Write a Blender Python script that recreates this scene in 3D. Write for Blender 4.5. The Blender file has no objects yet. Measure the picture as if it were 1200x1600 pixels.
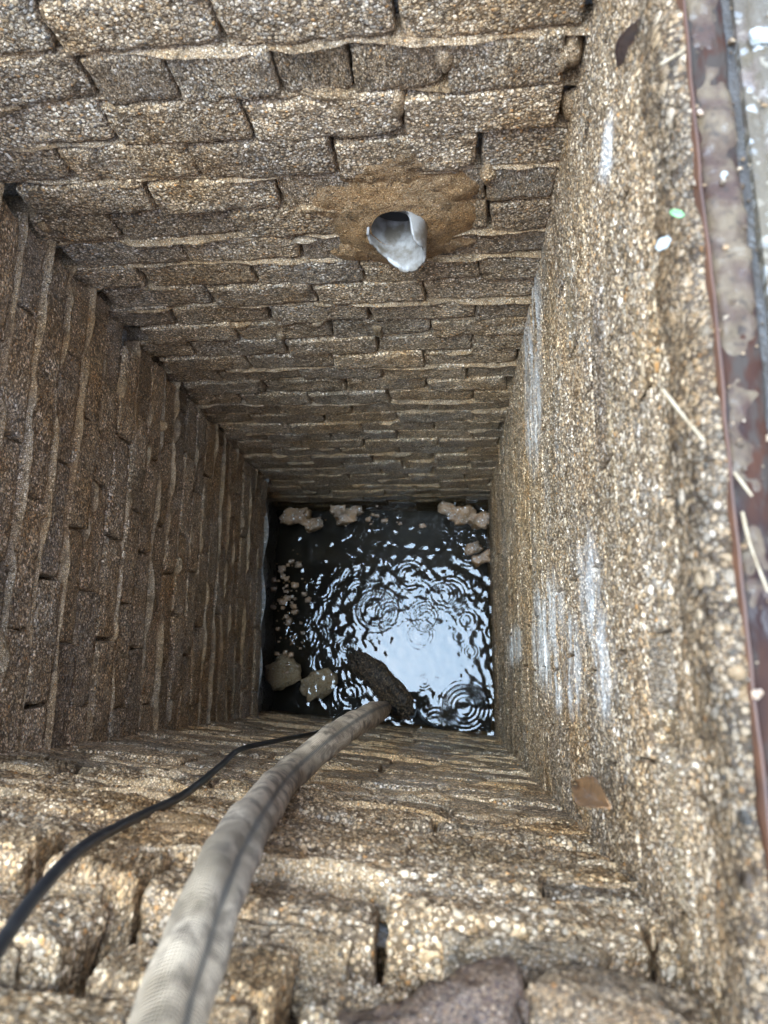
import bpy, math, random
import numpy as np
from mathutils import Matrix, Vector

random.seed(7)
SC = bpy.context.scene
COL = SC.collection

# ------------------------------------------------------------------ camera
# held about 0.4 m above the rim, looking almost straight down the shaft
CAM = np.array([[0.99581104, -0.01473255, -0.09024032],
                [0.00610809, -0.97401074, 0.22641945],
                [-0.09123077, -0.22602219, -0.96984067]])      # columns: right, down, forward
cd = bpy.data.cameras.new('camera')
cam = bpy.data.objects.new('camera', cd); COL.objects.link(cam)
r_, d_, f_ = CAM[:, 0], CAM[:, 1], CAM[:, 2]
cam.matrix_world = Matrix(((r_[0], -d_[0], -f_[0], 0), (r_[1], -d_[1], -f_[1], 0), (r_[2], -d_[2], -f_[2], 0), (0, 0, 0, 1)))
cd.sensor_fit = 'VERTICAL'; cd.sensor_height = 36.0; cd.sensor_width = 27.0
cd.lens = 1180 / 1600 * 36
cd.clip_start = 0.02; cd.clip_end = 2000
cd.dof.use_dof = True; cd.dof.focus_distance = 1.25; cd.dof.aperture_fstop = 7.0
SC.camera = cam

# ------------------------------------------------------------------ sky and sun (overcast, raining)
SUN_EL, SUN_AZ = math.radians(75), math.radians(186)      # azimuth: direction the light comes from, from +X counter-clockwise
W = bpy.data.worlds.new('World'); SC.world = W; W.use_nodes = True
wn = W.node_tree; wn.nodes.clear()
out = wn.nodes.new('ShaderNodeOutputWorld'); bg = wn.nodes.new('ShaderNodeBackground')
sky = wn.nodes.new('ShaderNodeTexSky'); sky.sky_type = 'NISHITA'; sky.sun_disc = False
sky.sun_elevation = SUN_EL; sky.sun_rotation = math.pi / 2 - SUN_AZ
sky.air_density = 1.0; sky.dust_density = 1.0; sky.ozone_density = 1.0
hs = wn.nodes.new('ShaderNodeHueSaturation'); hs.inputs['Saturation'].default_value = 0.9
wn.links.new(sky.outputs[0], hs.inputs['Color']); wn.links.new(hs.outputs[0], bg.inputs['Color'])
bg.inputs['Strength'].default_value = 0.13
wn.links.new(bg.outputs[0], out.inputs['Surface'])
sd = bpy.data.lights.new('sun', 'SUN'); sun = bpy.data.objects.new('sun', sd); COL.objects.link(sun)
sd.energy = 1.5; sd.angle = math.radians(48); sd.color = (0.51, 0.755, 1.0)
sdir = Vector((math.cos(SUN_AZ) * math.cos(SUN_EL), math.sin(SUN_AZ) * math.cos(SUN_EL), math.sin(SUN_EL)))
sun.rotation_euler = sdir.to_track_quat('Z', 'Y').to_euler()
sun.location = sdir * 20
vs = SC.view_settings
vs.view_transform = 'Standard'; vs.look = 'None'; vs.gamma = 1.0; vs.use_curve_mapping = False
vs.exposure = 3.05
SC.cycles.max_bounces = 8; SC.cycles.diffuse_bounces = 6; SC.cycles.use_adaptive_sampling = True; SC.cycles.adaptive_threshold = .02; SC.cycles.glossy_bounces = 4
SC.cycles.transparent_max_bounces = 12

# ------------------------------------------------------------------ layout of the shaft (metres, camera at 0,0,0)
YB, XL, XR = 0.63, -0.576, 0.146        # far, left and right faces
ZG, ZW = -0.42, -2.53                   # ground level, water level
P = 0.0655                              # course height
def y_near(x): return -0.1394 - 0.093 * x

def ray(px, py):
    return CAM @ np.array([px - 600.0, py - 800.0, 1180.0])
def on_z(px, py, z):
    r = ray(px, py); return r * (z / r[2])
def on_x(px, py, x):
    r = ray(px, py); return r * (x / r[0])
def on_y(px, py, y):
    r = ray(px, py); return r * (y / r[1])

# ------------------------------------------------------------------ noise
def _h(i, j, k, s):
    n = (i * 374761393 + j * 668265263 + k * 1442695041 + s * 1274126177) & 0xffffffff
    n = ((n ^ (n >> 13)) * 1274126177) & 0xffffffff
    n = ((n ^ (n >> 16)) * 2246822519) & 0xffffffff
    return ((n ^ (n >> 15)) & 0xffff) / 65535.0
def vn(p, scale, seed=0):
    """value noise in -1..1; p (n,3) metres, scale = feature size"""
    q = np.asarray(p, float) / scale
    i = np.floor(q).astype(np.int64); f = q - i; f = f * f * (3 - 2 * f)
    r = 0
    for a in (0, 1):
        for b in (0, 1):
            for c in (0, 1):
                w = (f[:, 0] if a else 1 - f[:, 0]) * (f[:, 1] if b else 1 - f[:, 1]) * (f[:, 2] if c else 1 - f[:, 2])
                r = r + w * _h(i[:, 0] + a, i[:, 1] + b, i[:, 2] + c, seed)
    return r * 2 - 1
def vn1(u, scale, seed=0):
    u = np.asarray(u, float); return vn(np.stack([u, u * 0 + .37 * scale, u * 0 + .71 * scale], 1), scale, seed)
def sstep(a, b, x):
    t = np.clip((x - a) / (b - a), 0, 1); return t * t * (3 - 2 * t)

# ------------------------------------------------------------------ materials
MATS = {}
def newmat(name):
    m = bpy.data.materials.new(name); m.use_nodes = True; nt = m.node_tree; nt.nodes.clear()
    o = nt.nodes.new('ShaderNodeOutputMaterial'); b = nt.nodes.new('ShaderNodeBsdfPrincipled')
    nt.links.new(b.outputs[0], o.inputs['Surface']); MATS[name] = m
    return m, nt, b
def N(nt, t, **kw):
    n = nt.nodes.new(t)
    for k, v in kw.items():
        if k in n.inputs: n.inputs[k].default_value = v
        else: setattr(n, k, v)
    return n
def L(nt, a, b): nt.links.new(a, b)
def math_(nt, op, a, b=None, clamp=False):
    n = nt.nodes.new('ShaderNodeMath'); n.operation = op; n.use_clamp = clamp
    for i, v in enumerate((a, b)):
        if v is None: continue
        if isinstance(v, (int, float)): n.inputs[i].default_value = v
        else: nt.links.new(v, n.inputs[i])
    return n.outputs[0]
def ramp(nt, src, stops, interp='LINEAR'):
    n = nt.nodes.new('ShaderNodeValToRGB'); cr = n.color_ramp; cr.interpolation = interp
    while len(cr.elements) < len(stops): cr.elements.new(0.5)
    for e, (p, c) in zip(cr.elements, stops):
        e.position = p; e.color = (c, c, c, 1) if isinstance(c, (int, float)) else (*c, 1)
    nt.links.new(src, n.inputs[0]); return n.outputs[0]
def mix(nt, fac, a, b, mode='MIX'):
    n = nt.nodes.new('ShaderNodeMix'); n.data_type = 'RGBA'; n.blend_type = mode
    for idx, v in ((0, fac), (6, a), (7, b)):
        if isinstance(v, (int, float)): n.inputs[idx].default_value = v
        elif isinstance(v, tuple): n.inputs[idx].default_value = (*v, 1)
        else: nt.links.new(v, n.inputs[idx])
    return n.outputs[2]
def noise(nt, vec, scale, detail=3, rough=.55):
    n = N(nt, 'ShaderNodeTexNoise'); n.inputs['Scale'].default_value = scale
    n.inputs['Detail'].default_value = detail; n.inputs['Roughness'].default_value = rough
    nt.links.new(vec, n.inputs['Vector']); return n.outputs['Fac']
def coords(nt, rnd=True):
    tc = nt.nodes.new('ShaderNodeTexCoord')
    if not rnd: return tc.outputs['Object']
    oi = nt.nodes.new('ShaderNodeObjectInfo')
    c = nt.nodes.new('ShaderNodeVectorMath'); c.operation = 'SCALE'
    c.inputs[0].default_value = (17.3, 41.7, 29.1); nt.links.new(oi.outputs['Random'], c.inputs['Scale'])
    a = nt.nodes.new('ShaderNodeVectorMath'); a.operation = 'ADD'
    nt.links.new(tc.outputs['Object'], a.inputs[0]); nt.links.new(c.outputs[0], a.inputs[1])
    return a.outputs[0]
def vor(nt, vec, scale, feature='F1'):
    n = N(nt, 'ShaderNodeTexVoronoi'); n.feature = feature; n.inputs['Scale'].default_value = scale
    nt.links.new(vec, n.inputs['Vector']); return n
def sepx(nt, col):
    s = nt.nodes.new('ShaderNodeSeparateColor'); nt.links.new(col, s.inputs[0]); return s

GRAINS = [(0.0, (.12, .10, .08)), (.12, (.38, .305, .215)), (.25, (.54, .465, .36)), (.38, (.35, .345, .33)),
          (.50, (.60, .545, .45)), (.61, (.47, .385, .27)), (.68, (.47, .47, .46)), (.77, (.72, .685, .61)), (.86, (.84, .83, .80)), (.96, (.50, .33, .17)), (.98, (.14, .145, .15))]
def aggregate(name, tint=(1, 1, 1), grain=262, cement=(.26, .215, .16), bump=.9, rough=(.30, .55), ground_mask=None, amount=.62, var=.34, extra=None, pebbles=False):
    """washed-out cement brick: sand and small pebbles standing out of a brown matrix"""
    m, nt, b = newmat(name)
    v = coords(nt)
    vv = v
    big = vor(nt, vv, grain); fine = vor(nt, vv, grain * 2.3); huge = vor(nt, vv, grain * .42) if pebbles else None
    cb = sepx(nt, big.outputs['Color']); cf = sepx(nt, fine.outputs['Color']); ch = sepx(nt, huge.outputs['Color']) if pebbles else None
    colb = ramp(nt, cb.outputs[0], GRAINS, 'CONSTANT'); colf = ramp(nt, cf.outputs[0], GRAINS, 'CONSTANT'); colh = ramp(nt, ch.outputs[0], GRAINS, 'CONSTANT') if pebbles else None
    isb = math_(nt, 'GREATER_THAN', cb.outputs[1], 1 - amount)
    ish = math_(nt, 'GREATER_THAN', ch.outputs[1], .88) if pebbles else None
    domb = math_(nt, 'SUBTRACT', 1, math_(nt, 'MULTIPLY', math_(nt, 'POWER', big.outputs['Distance'], 2), 1.9), True)
    domf = math_(nt, 'SUBTRACT', 1, math_(nt, 'MULTIPLY', math_(nt, 'POWER', fine.outputs['Distance'], 2), 1.9), True)
    if pebbles: domh = math_(nt, 'SUBTRACT', 1, math_(nt, 'MULTIPLY', math_(nt, 'POWER', huge.outputs['Distance'], 2), 4.2), True)
    if pebbles: ish2 = math_(nt, 'MULTIPLY', ish, math_(nt, 'GREATER_THAN', domh, .12))
    # colour
    fcol = mix(nt, ramp(nt, domf, [(.42, 0.0), (.66, .95)]), tuple(x * .66 for x in cement), colf)
    bcol = mix(nt, ramp(nt, domb, [(.38, 0.0), (.58, 1.0)]), tuple(x * .52 for x in cement), colb)
    c = mix(nt, isb, fcol, bcol)
    if pebbles: c = mix(nt, ish2, c, colh)
    # broad ochre, grey and dark damp variation that belongs to the brick
    n1 = noise(nt, v, 14, 3); n2 = noise(nt, v, 55, 3)
    c = mix(nt, ramp(nt, n1, [(.42, 0.0), (.66, min(1, var * 2))]), c, (1, .90, .75), 'MULTIPLY')
    c = mix(nt, ramp(nt, n2, [(.50, 0.0), (.68, min(1, var * 2))]), c, (.52, .50, .47), 'MULTIPLY')
    ge = nt.nodes.new('ShaderNodeNewGeometry')          # damp and silt stains that run across neighbouring bricks
    n3 = noise(nt, ge.outputs['Position'], 5.0, 4, .6)
    c = mix(nt, ramp(nt, n3, [(.50, 0.0), (.66, .8)]), c, (.94, .82, .64), 'MULTIPLY')
    c = mix(nt, ramp(nt, n3, [(.30, .9), (.44, 0.0)]), c, (.60, .61, .60), 'MULTIPLY')
    sz_ = nt.nodes.new('ShaderNodeSeparateXYZ'); L(nt, ge.outputs['Position'], sz_.inputs[0])      # slime line left by higher water
    c = mix(nt, ramp(nt, math_(nt, 'ADD', math_(nt, 'MULTIPLY', math_(nt, 'SUBTRACT', sz_.outputs[2], ZW), 2.0), math_(nt, 'MULTIPLY', math_(nt, 'SUBTRACT', n3, .5), .6)), [(.10, .85), (.34, 0.0)]), c, (.34, .33, .29), 'MULTIPLY')
    oi = nt.nodes.new('ShaderNodeObjectInfo')
    tintv = ramp(nt, oi.outputs['Random'], [(0, (.70, .67, .64)), (.2, (1.0, .92, .78)), (.4, (.86, .86, .85)), (.6, (1.06, 1.0, .9)), (.8, (.9, .82, .70)), (1, (1.18, 1.12, 1.02))])
    c = mix(nt, 1.0, c, tintv, 'MULTIPLY')
    c = mix(nt, 1.0, c, tuple(a_ * b_ for a_, b_ in zip(tint, (1.34, 1.115, .915))), 'MULTIPLY')
    rgh = ramp(nt, n1, [(.3, rough[0]), (.7, rough[1])])
    if extra: c, rgh = extra(nt, c, rgh)
    L(nt, c, b.inputs['Base Color'])
    # relief
    h = math_(nt, 'ADD', math_(nt, 'MULTIPLY', domf, .45), math_(nt, 'MULTIPLY', math_(nt, 'MULTIPLY', domb, isb), .9))
    if pebbles: h = math_(nt, 'ADD', h, math_(nt, 'MULTIPLY', math_(nt, 'MULTIPLY', domh, ish2), 1.3))
    h = math_(nt, 'ADD', h, math_(nt, 'MULTIPLY', n2, 1.2))
    bp = N(nt, 'ShaderNodeBump'); bp.inputs['Strength'].default_value = bump; bp.inputs['Distance'].default_value = .0026
    L(nt, h, bp.inputs['Height']); L(nt, bp.outputs[0], b.inputs['Normal'])
    L(nt, rgh, b.inputs['Roughness'])
    b.inputs['Specular IOR Level'].default_value = .3
    return m

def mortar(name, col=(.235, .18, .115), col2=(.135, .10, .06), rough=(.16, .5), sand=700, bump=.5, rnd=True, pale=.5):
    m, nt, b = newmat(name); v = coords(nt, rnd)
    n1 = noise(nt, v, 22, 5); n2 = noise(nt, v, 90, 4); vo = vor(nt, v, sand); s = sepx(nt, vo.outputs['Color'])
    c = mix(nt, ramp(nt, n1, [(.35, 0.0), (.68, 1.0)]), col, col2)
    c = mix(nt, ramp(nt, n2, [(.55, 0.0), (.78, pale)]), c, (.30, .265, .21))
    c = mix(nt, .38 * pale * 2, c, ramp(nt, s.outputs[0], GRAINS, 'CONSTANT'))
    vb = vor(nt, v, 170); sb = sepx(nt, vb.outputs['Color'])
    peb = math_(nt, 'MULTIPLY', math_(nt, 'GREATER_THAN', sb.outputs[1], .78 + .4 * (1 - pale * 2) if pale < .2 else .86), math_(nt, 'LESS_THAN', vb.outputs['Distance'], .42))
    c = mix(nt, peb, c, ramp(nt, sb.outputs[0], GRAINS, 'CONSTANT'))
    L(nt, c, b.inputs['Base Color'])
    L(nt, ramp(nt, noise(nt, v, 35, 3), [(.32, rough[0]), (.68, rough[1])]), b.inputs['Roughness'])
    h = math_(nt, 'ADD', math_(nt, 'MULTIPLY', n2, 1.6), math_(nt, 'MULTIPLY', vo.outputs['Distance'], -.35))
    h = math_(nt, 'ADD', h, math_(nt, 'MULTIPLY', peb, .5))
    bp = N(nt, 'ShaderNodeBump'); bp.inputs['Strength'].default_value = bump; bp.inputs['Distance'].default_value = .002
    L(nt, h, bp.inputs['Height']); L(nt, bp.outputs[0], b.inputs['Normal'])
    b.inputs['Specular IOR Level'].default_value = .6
    return m

M_BRICK = aggregate('cement_brick')
M_BRICKN = aggregate('cement_brick_rim', tint=(.86, .82, .75), grain=250, var=.4, amount=.6, bump=.7, pebbles=True)
M_MORT = aggregate('wet_mortar', tint=(.74, .71, .67), grain=380, cement=(.30, .245, .17), bump=.6, rough=(.2, .5), amount=.3, var=.55)
M_CORE = mortar('mortar_core', (.12, .092, .06), (.07, .055, .038), (.4, .7), 400, .8)
M_PATCH = aggregate('ochre_render', tint=(.74, .665, .56), grain=400, cement=(.40, .30, .185), bump=.8, rough=(.25, .5), amount=.3, var=.6)
M_SMEAR = aggregate('pale_mortar', tint=(1.0, .97, .92), grain=340, cement=(.34, .285, .21), bump=.7, rough=(.25, .55), amount=.35, var=.4)

# ------------------------------------------------------------------ helpers
def mesh_obj(name, verts, faces, mat, parent=None, smooth=True, label=None, cat=None, group=None, kind=None):
    me = bpy.data.meshes.new(name)
    me.from_pydata([tuple(map(float, v)) for v in verts], [], [tuple(int(i) for i in f) for f in faces]); me.update()
    if smooth: me.polygons.foreach_set('use_smooth', [True] * len(me.polygons))
    if mat: me.materials.append(mat)
    o = bpy.data.objects.new(name, me); COL.objects.link(o)
    if parent: o.parent = parent
    return tag(o, label, cat, group, kind)
def tag(o, label=None, cat=None, group=None, kind=None):
    if label: o['label'] = label
    if cat: o['category'] = cat
    if group: o['group'] = group
    if kind: o['kind'] = kind
    return o
def empty(name, loc=(0, 0, 0), rz=0, **kw):
    o = bpy.data.objects.new(name, None); COL.objects.link(o); o.location = loc; o.rotation_euler = (0, 0, rz); o.empty_display_size = .05
    return tag(o, **kw)
def grid_faces(nu, nv, wrap_u=False, wrap_v=False):
    f = []
    for i in range(nu if wrap_u else nu - 1):
        for j in range(nv if wrap_v else nv - 1):
            a = i * nv + j; b = ((i + 1) % nu) * nv + j
            c = ((i + 1) % nu) * nv + (j + 1) % nv; d = i * nv + (j + 1) % nv
            f.append((a, b, c, d))
    return f
_cubes = {}
def cube_grid(nx, ny, nz):
    """welded subdivided cube, points in -1..1, quads facing out"""
    k = (nx, ny, nz)
    if k in _cubes: return _cubes[k]
    idx = {}; V = []; F = []
    def vid(i, j, l):
        if (i, j, l) not in idx: idx[(i, j, l)] = len(V); V.append((2 * i / nx - 1, 2 * j / ny - 1, 2 * l / nz - 1))
        return idx[(i, j, l)]
    for i in range(nx):
        for j in range(ny):
            F.append([vid(i, j, 0), vid(i, j + 1, 0), vid(i + 1, j + 1, 0), vid(i + 1, j, 0)])
            F.append([vid(i, j, nz), vid(i + 1, j, nz), vid(i + 1, j + 1, nz), vid(i, j + 1, nz)])
    for i in range(nx):
        for l in range(nz):
            F.append([vid(i, 0, l), vid(i + 1, 0, l), vid(i + 1, 0, l + 1), vid(i, 0, l + 1)])
            F.append([vid(i, ny, l), vid(i, ny, l + 1), vid(i + 1, ny, l + 1), vid(i + 1, ny, l)])
    for j in range(ny):
        for l in range(nz):
            F.append([vid(0, j, l), vid(0, j, l + 1), vid(0, j + 1, l + 1), vid(0, j + 1, l)])
            F.append([vid(nx, j, l), vid(nx, j + 1, l), vid(nx, j + 1, l + 1), vid(nx, j, l + 1)])
    _cubes[k] = (np.array(V), F); return _cubes[k]

def lump_verts(size, res, seed, rad=.006, big=.0025, mid=.0013, fine=.0, chip=.004, shear=0.0, drop=0.0, yres=None):
    """rough cement block of the given size, centred on its front face's plane (front at y = 0, body behind it)"""
    sx, sy, sz = size
    n = [max(3, int(round(s / (res if i_ != 1 or not yres else yres)))) for i_, s in enumerate((sx, sy, sz))]
    V, F = cube_grid(*n)
    half = np.array([sx, sy, sz]) / 2
    r = min(rad, half.min() * .9)
    q = V * half; inner = half - r
    c = np.clip(q, -inner, inner); dv = q - c; ln = np.linalg.norm(dv, axis=1, keepdims=True)
    nrm = dv / np.maximum(ln, 1e-9); q = c + nrm * r
    off = np.array([seed * 1.37, seed * .71, seed * 2.13])
    dsp = big * vn(q + off, .045, seed) + mid * vn(q + off, .013, seed + 1) + mid * .6 * vn(q + off, .0065, seed + 2)
    if fine: dsp = dsp + fine * np.maximum(0, vn(q + off, .0042, seed + 3)) + fine * .8 * vn(q + off, .0027, seed + 4)
    edge = (np.sort(np.abs(V), axis=1)[:, 1] > .80) * 1.0
    e2 = sstep(.72, 1.0, np.sort(np.abs(V), axis=1)[:, 1])
    dsp = dsp - chip * e2 * np.maximum(0, vn(q + off, .02, seed + 5) + .15)
    q = q + nrm * dsp[:, None]
    q[:, 0] += q[:, 2] * shear
    q[:, 2] += q[:, 0] * drop
    q[:, 1] += sy / 2
    return q, F

def worley(p, cell, seed):
    q = p / cell; b0 = np.floor(q).astype(np.int64); best = np.full(len(q), 9.0); rid = np.zeros(len(q))
    for i in (-1, 0, 1):
        for j in (-1, 0, 1):
            for k in (-1, 0, 1):
                c = b0 + np.array([i, j, k])
                f = np.stack([_h(c[:, 0], c[:, 1], c[:, 2], seed + s_) for s_ in (0, 1, 2)], 1)
                d = np.sum((c + f - q) ** 2, axis=1); r = _h(c[:, 0], c[:, 1], c[:, 2], seed + 3)
                m = d < best; best = np.where(m, d, best); rid = np.where(m, r, rid)
    return np.sqrt(best), rid
def grain_bumps(v, f, cell, amp, seed):
    """sand grains standing out of the front face"""
    fr = sstep(.006, -.004, v[:, 1])
    d, r = worley(v + 7.0, cell, seed); d2, r2 = worley(v + 3.0, cell * .55, seed + 9)
    h = amp * np.clip(1 - (d / .62) ** 2, 0, 1) ** .6 * (r > .35) * (.4 + r) + amp * .45 * np.clip(1 - (d2 / .62) ** 2, 0, 1)
    v = v.copy(); v[:, 1] -= h * fr
    return v
BW, BH, BD = .168, .0625, .085
BRICKS = []
for s in range(22):
    v, f = lump_verts((BW, BD, BH), .0052, 11 + s * 3, rad=.003, big=.0018, mid=.0013, chip=.005, shear=random.uniform(-.10, .10))
    me = bpy.data.meshes.new('brick'); me.from_pydata(v.tolist(), [], f); me.update()
    me.polygons.foreach_set('use_smooth', [True] * len(me.polygons)); me.materials.append(M_BRICK); BRICKS.append(me)

def brick(parent, x, z, w, out=0.0, rot=0.0, mesh=None, tilt=0.0, h=BH, yaw=0.0):
    o = bpy.data.objects.new('brick', mesh or random.choice(BRICKS)); COL.objects.link(o); o.parent = parent
    o.location = (x, -out, z); o.rotation_euler = (tilt, rot, yaw)
    o.scale = (w / BW * random.choice((1, -1)), 1, h / BH * random.choice((1, -1)))
    return o

def mortar_strip(parent, x0, x1, z, seed, slope=0.0, lo=-.008, hi=.007, wid=.0042, name='mortar_bed', mat=None, step=.004, bias=0.0, zw=.003):
    """one bed joint: recessed in places, squeezed out into a wet bead in others"""
    n = max(8, int((x1 - x0) / step)); u = np.linspace(x0, x1, n); M = 11
    b = vn1(u, .085, seed) * .75 + vn1(u, .03, seed + 1) * .35 + bias
    out = lo + (hi - lo) * sstep(-.45, .75, b)
    hw = wid * (1 + .7 * sstep(.1, .9, vn1(u, .06, seed + 2)) + .25 * vn1(u, .014, seed + 3))
    zc = z + slope * u + zw * vn1(u, .09, seed + 4) + .0012 * vn1(u, .02, seed + 5)
    t = np.linspace(-1, 1, M); pr = (1 - np.abs(t) ** 2.4) ** .8
    Vv = np.zeros((n, M, 3)); Vv[:, :, 0] = u[:, None]
    Vv[:, :, 2] = zc[:, None] + hw[:, None] * t[None, :] - .35 * np.maximum(out, 0)[:, None] * pr[None, :]
    rr = vn(np.stack([np.repeat(u, M), np.tile(t * .01, n), np.zeros(n * M)], 1), .007, seed + 6).reshape(n, M) * .0008
    Vv[:, :, 1] = -(-.03 + (out[:, None] + .03) * pr[None, :] + rr)
    return mesh_obj(name, Vv.reshape(-1, 3), grid_faces(n, M), mat or M_MORT, parent)

def core_panel(parent, x0, x1, z0, z1, depth, seed, mat=None, amp=.006):
    nx, nz = int((x1 - x0) / .012), int((z1 - z0) / .012)
    X, Z = np.meshgrid(np.linspace(x0, x1, nx), np.linspace(z0, z1, nz), indexing='ij')
    p = np.stack([X.ravel(), np.zeros(X.size), Z.ravel()], 1); p[:, 1] = depth + amp * vn(p, .03, seed)
    return mesh_obj('mortar_core', p, grid_faces(nx, nz), mat or M_CORE, parent)

def smear(parent, x, z, rx, rz, seed, th=.006, mat=None, out=.0, name='mortar_smear', rot=0.0, t0=0.0, na=26, nr=9):
    """a blob of mortar trowelled or run over the brick faces"""
    V = []; F = []
    A = np.linspace(0, 2 * math.pi, na, endpoint=False)
    wob = 1 + (.2 if t0 else .35) * vn(np.stack([np.cos(A) * .02, np.sin(A) * .02, A * 0 + seed * .1], 1), .012, seed)
    pts = []
    for k in range(nr + 1):
        t = t0 + (1 - t0) * k / nr
        for a, wv in zip(A, wob):
            if t0: wv = 1 + (wv - 1) * (t - t0) / (1 - t0)
            lx, lz = rx * t * wv * math.cos(a), rz * t * wv * math.sin(a)
            pts.append((lx * math.cos(rot) - lz * math.sin(rot), 0, lx * math.sin(rot) + lz * math.cos(rot), t))
    pts = np.array(pts)
    hgt = th * (1 - pts[:, 3] ** 2.2) + .0022 * vn(pts[:, :3] + seed, .012, seed + 1) * (1 - pts[:, 3] ** 4) - .010 * (pts[:, 3] ** 6)
    V = np.stack([x + pts[:, 0], -(out + hgt), z + pts[:, 2]], 1)
    F = []
    for k in range(nr):
        for j in range(na):
            F.append((k * na + j, k * na + (j + 1) % na, (k + 1) * na + (j + 1) % na, (k + 1) * na + j))
    return mesh_obj(name, V, F, mat or M_MORT, parent)

# ================================================================== FAR WALL
far = empty('brick_wall', (0, YB, 0), 0, label='far brick wall of the shaft with the broken grey pipe in it', cat='wall', kind='thing')
PIPE = on_y(621, 346, YB)
Z0 = -.627                     # the first bed joint in the frame
SL = -.035
PERP = {0: [-.391, -.222, -.047, .137], 1: [-.378, -.289, -.179, -.099, -.001, .124], 2: [-.389, -.226, -.052, .129],
        3: [-.472, -.31, -.138, .04], 4: [-.391, -.219, -.07, .048, .139], 5: [-.466, -.298, -.12, .054], 6: [-.397, -.219, -.03, .145],
        7: [-.483, -.305, -.134, .046], 8: [-.397, -.218, -.041, .146], 9: [-.484, -.31, -.138, .043], 10: [-.387, -.214, -.032, .14],
        11: [-.494, -.311, -.135, .041], 12: [-.401, -.231, -.051, .13], 13: [-.48, -.31, -.14, .035], 14: [-.4, -.225, -.049, .12]}
rf = random.Random(3)
for c in range(-3, 34):
    zb = Z0 + P - c * P          # upper bed of course c (course 0 lies above the first bed)
    zc = zb - P / 2
    ps = PERP.get(c)
    if ps is None:
        st = -.395 if c % 2 == 0 else -.481
        ps = [st + .175 * k + rf.uniform(-.012, .012) for k in range(4)]
    ps = list(ps)
    if ps[-1] < .10: ps = ps + [ps[-1] + .175]
    ps = [ps[0] - .175] + ps
    if ps[0] > -.56: ps = [ps[0] - .172] + ps
    for a, b in zip(ps[:-1], ps[1:]):
        gap = rf.choice((.001, .002, .003, .004, .007))
        w = b - a - gap
        if abs(zc + SL * (PIPE[0] + .13) - PIPE[2]) < .072 and a < PIPE[0] + .044 and b > PIPE[0] - .044:      # cut round the pipe
            for (a2, b2) in ((a, PIPE[0] - .046), (PIPE[0] + .046, b)):
                if b2 - a2 > .012: brick(far, (a2 + b2) / 2, zc + SL * ((a2 + b2) / 2 + .13), b2 - a2 - gap, rf.uniform(-.003, .001), SL)
            continue
        xm = (a + b) / 2
        brick(far, xm, zc + SL * (xm + .13), w, rf.uniform(-.004, .004), rf.uniform(-.012, .012) - SL * -1, yaw=rf.uniform(-.02, .02), h=BH * rf.uniform(.985, 1.04))
    bi = rf.choice((rf.uniform(-.9, -.3), rf.uniform(-.5, .1), rf.uniform(0, .4)))
    for (a, b) in (((-.62, PIPE[0] - .046), (PIPE[0] + .046, .17)) if abs(zb + SL * (PIPE[0] + .13) - PIPE[2]) < .05 else ((-.62, .17),)):
        mortar_strip(far, a, b, zb + SL * .13, 100 + c * 7, slope=SL, bias=bi, lo=-.0045, wid=.0046)
core_panel(far, -.66, .2, -2.9, -.43, .034, 5)
for k in range(46):
    c = rf.randint(-1, 30); x = rf.uniform(-.55, .12); zz = Z0 + P - c * P + SL * (x + .13)
    smear(far, x, zz - rf.uniform(0, .012), rf.uniform(.012, .05), rf.uniform(.004, .010), 400 + k, th=rf.uniform(.003, .007), rot=rf.uniform(-.25, .25))
# filled perpends
for k, (x, z) in enumerate([(-.001, -.655), (.13, -.66), (.12, -.665), (-.055, -.713), (-.565, -.895), (-.31, -1.26), (-.13, -1.255), (.05, -.84), (.14, -.735)]):
    smear(far, x, z, .011, .02, 500 + k, th=.006)

# ================================================================== LEFT WALL
left = empty('brick_wall', (XL, 0, 0), math.radians(90), label='dark left brick wall with thick ridges of mortar', cat='wall', kind='thing')
rl = random.Random(5)
zt = -.47
NC = 27
for c in range(NC):
    zb = zt - c * P; zc = zb - P / 2
    st = -.11 + (.0 if c % 2 else .087) + rl.uniform(-.012, .012) - .175
    ps = []
    x = st
    while x < YB - .03: ps.append(x); x += .176 + rl.uniform(-.008, .008)
    ps.append(YB - .004 - rl.uniform(0, .008))
    for a, b in zip(ps[:-1], ps[1:]):
        if b - a < .03: continue
        gap = rl.choice((.001, .002, .003, .004, .008))
        xm = (a + b) / 2
        brick(left, xm, zc, b - a - gap, rl.uniform(-.003, .004), rl.uniform(-.014, .014), yaw=rl.uniform(-.014, .014), h=BH * rl.uniform(.98, 1.04))
    mortar_strip(left, -.2, YB - .002, zb, 900 + c * 7, bias=rl.uniform(-.4, .55), lo=-.006, hi=.009, wid=.0046, zw=.004)
core_panel(left, -.3, YB + .02, zt - NC * P + .004, -.43, .034, 9)
for k in range(34):
    c = rl.randint(1, NC - 1); x = rl.uniform(-.05, .58)
    smear(left, x, zt - c * P - rl.uniform(0, .012), rl.uniform(.015, .06), rl.uniform(.006, .016), 1400 + k, th=rl.uniform(.004, .012), rot=rl.uniform(-.3, .3))
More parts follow.
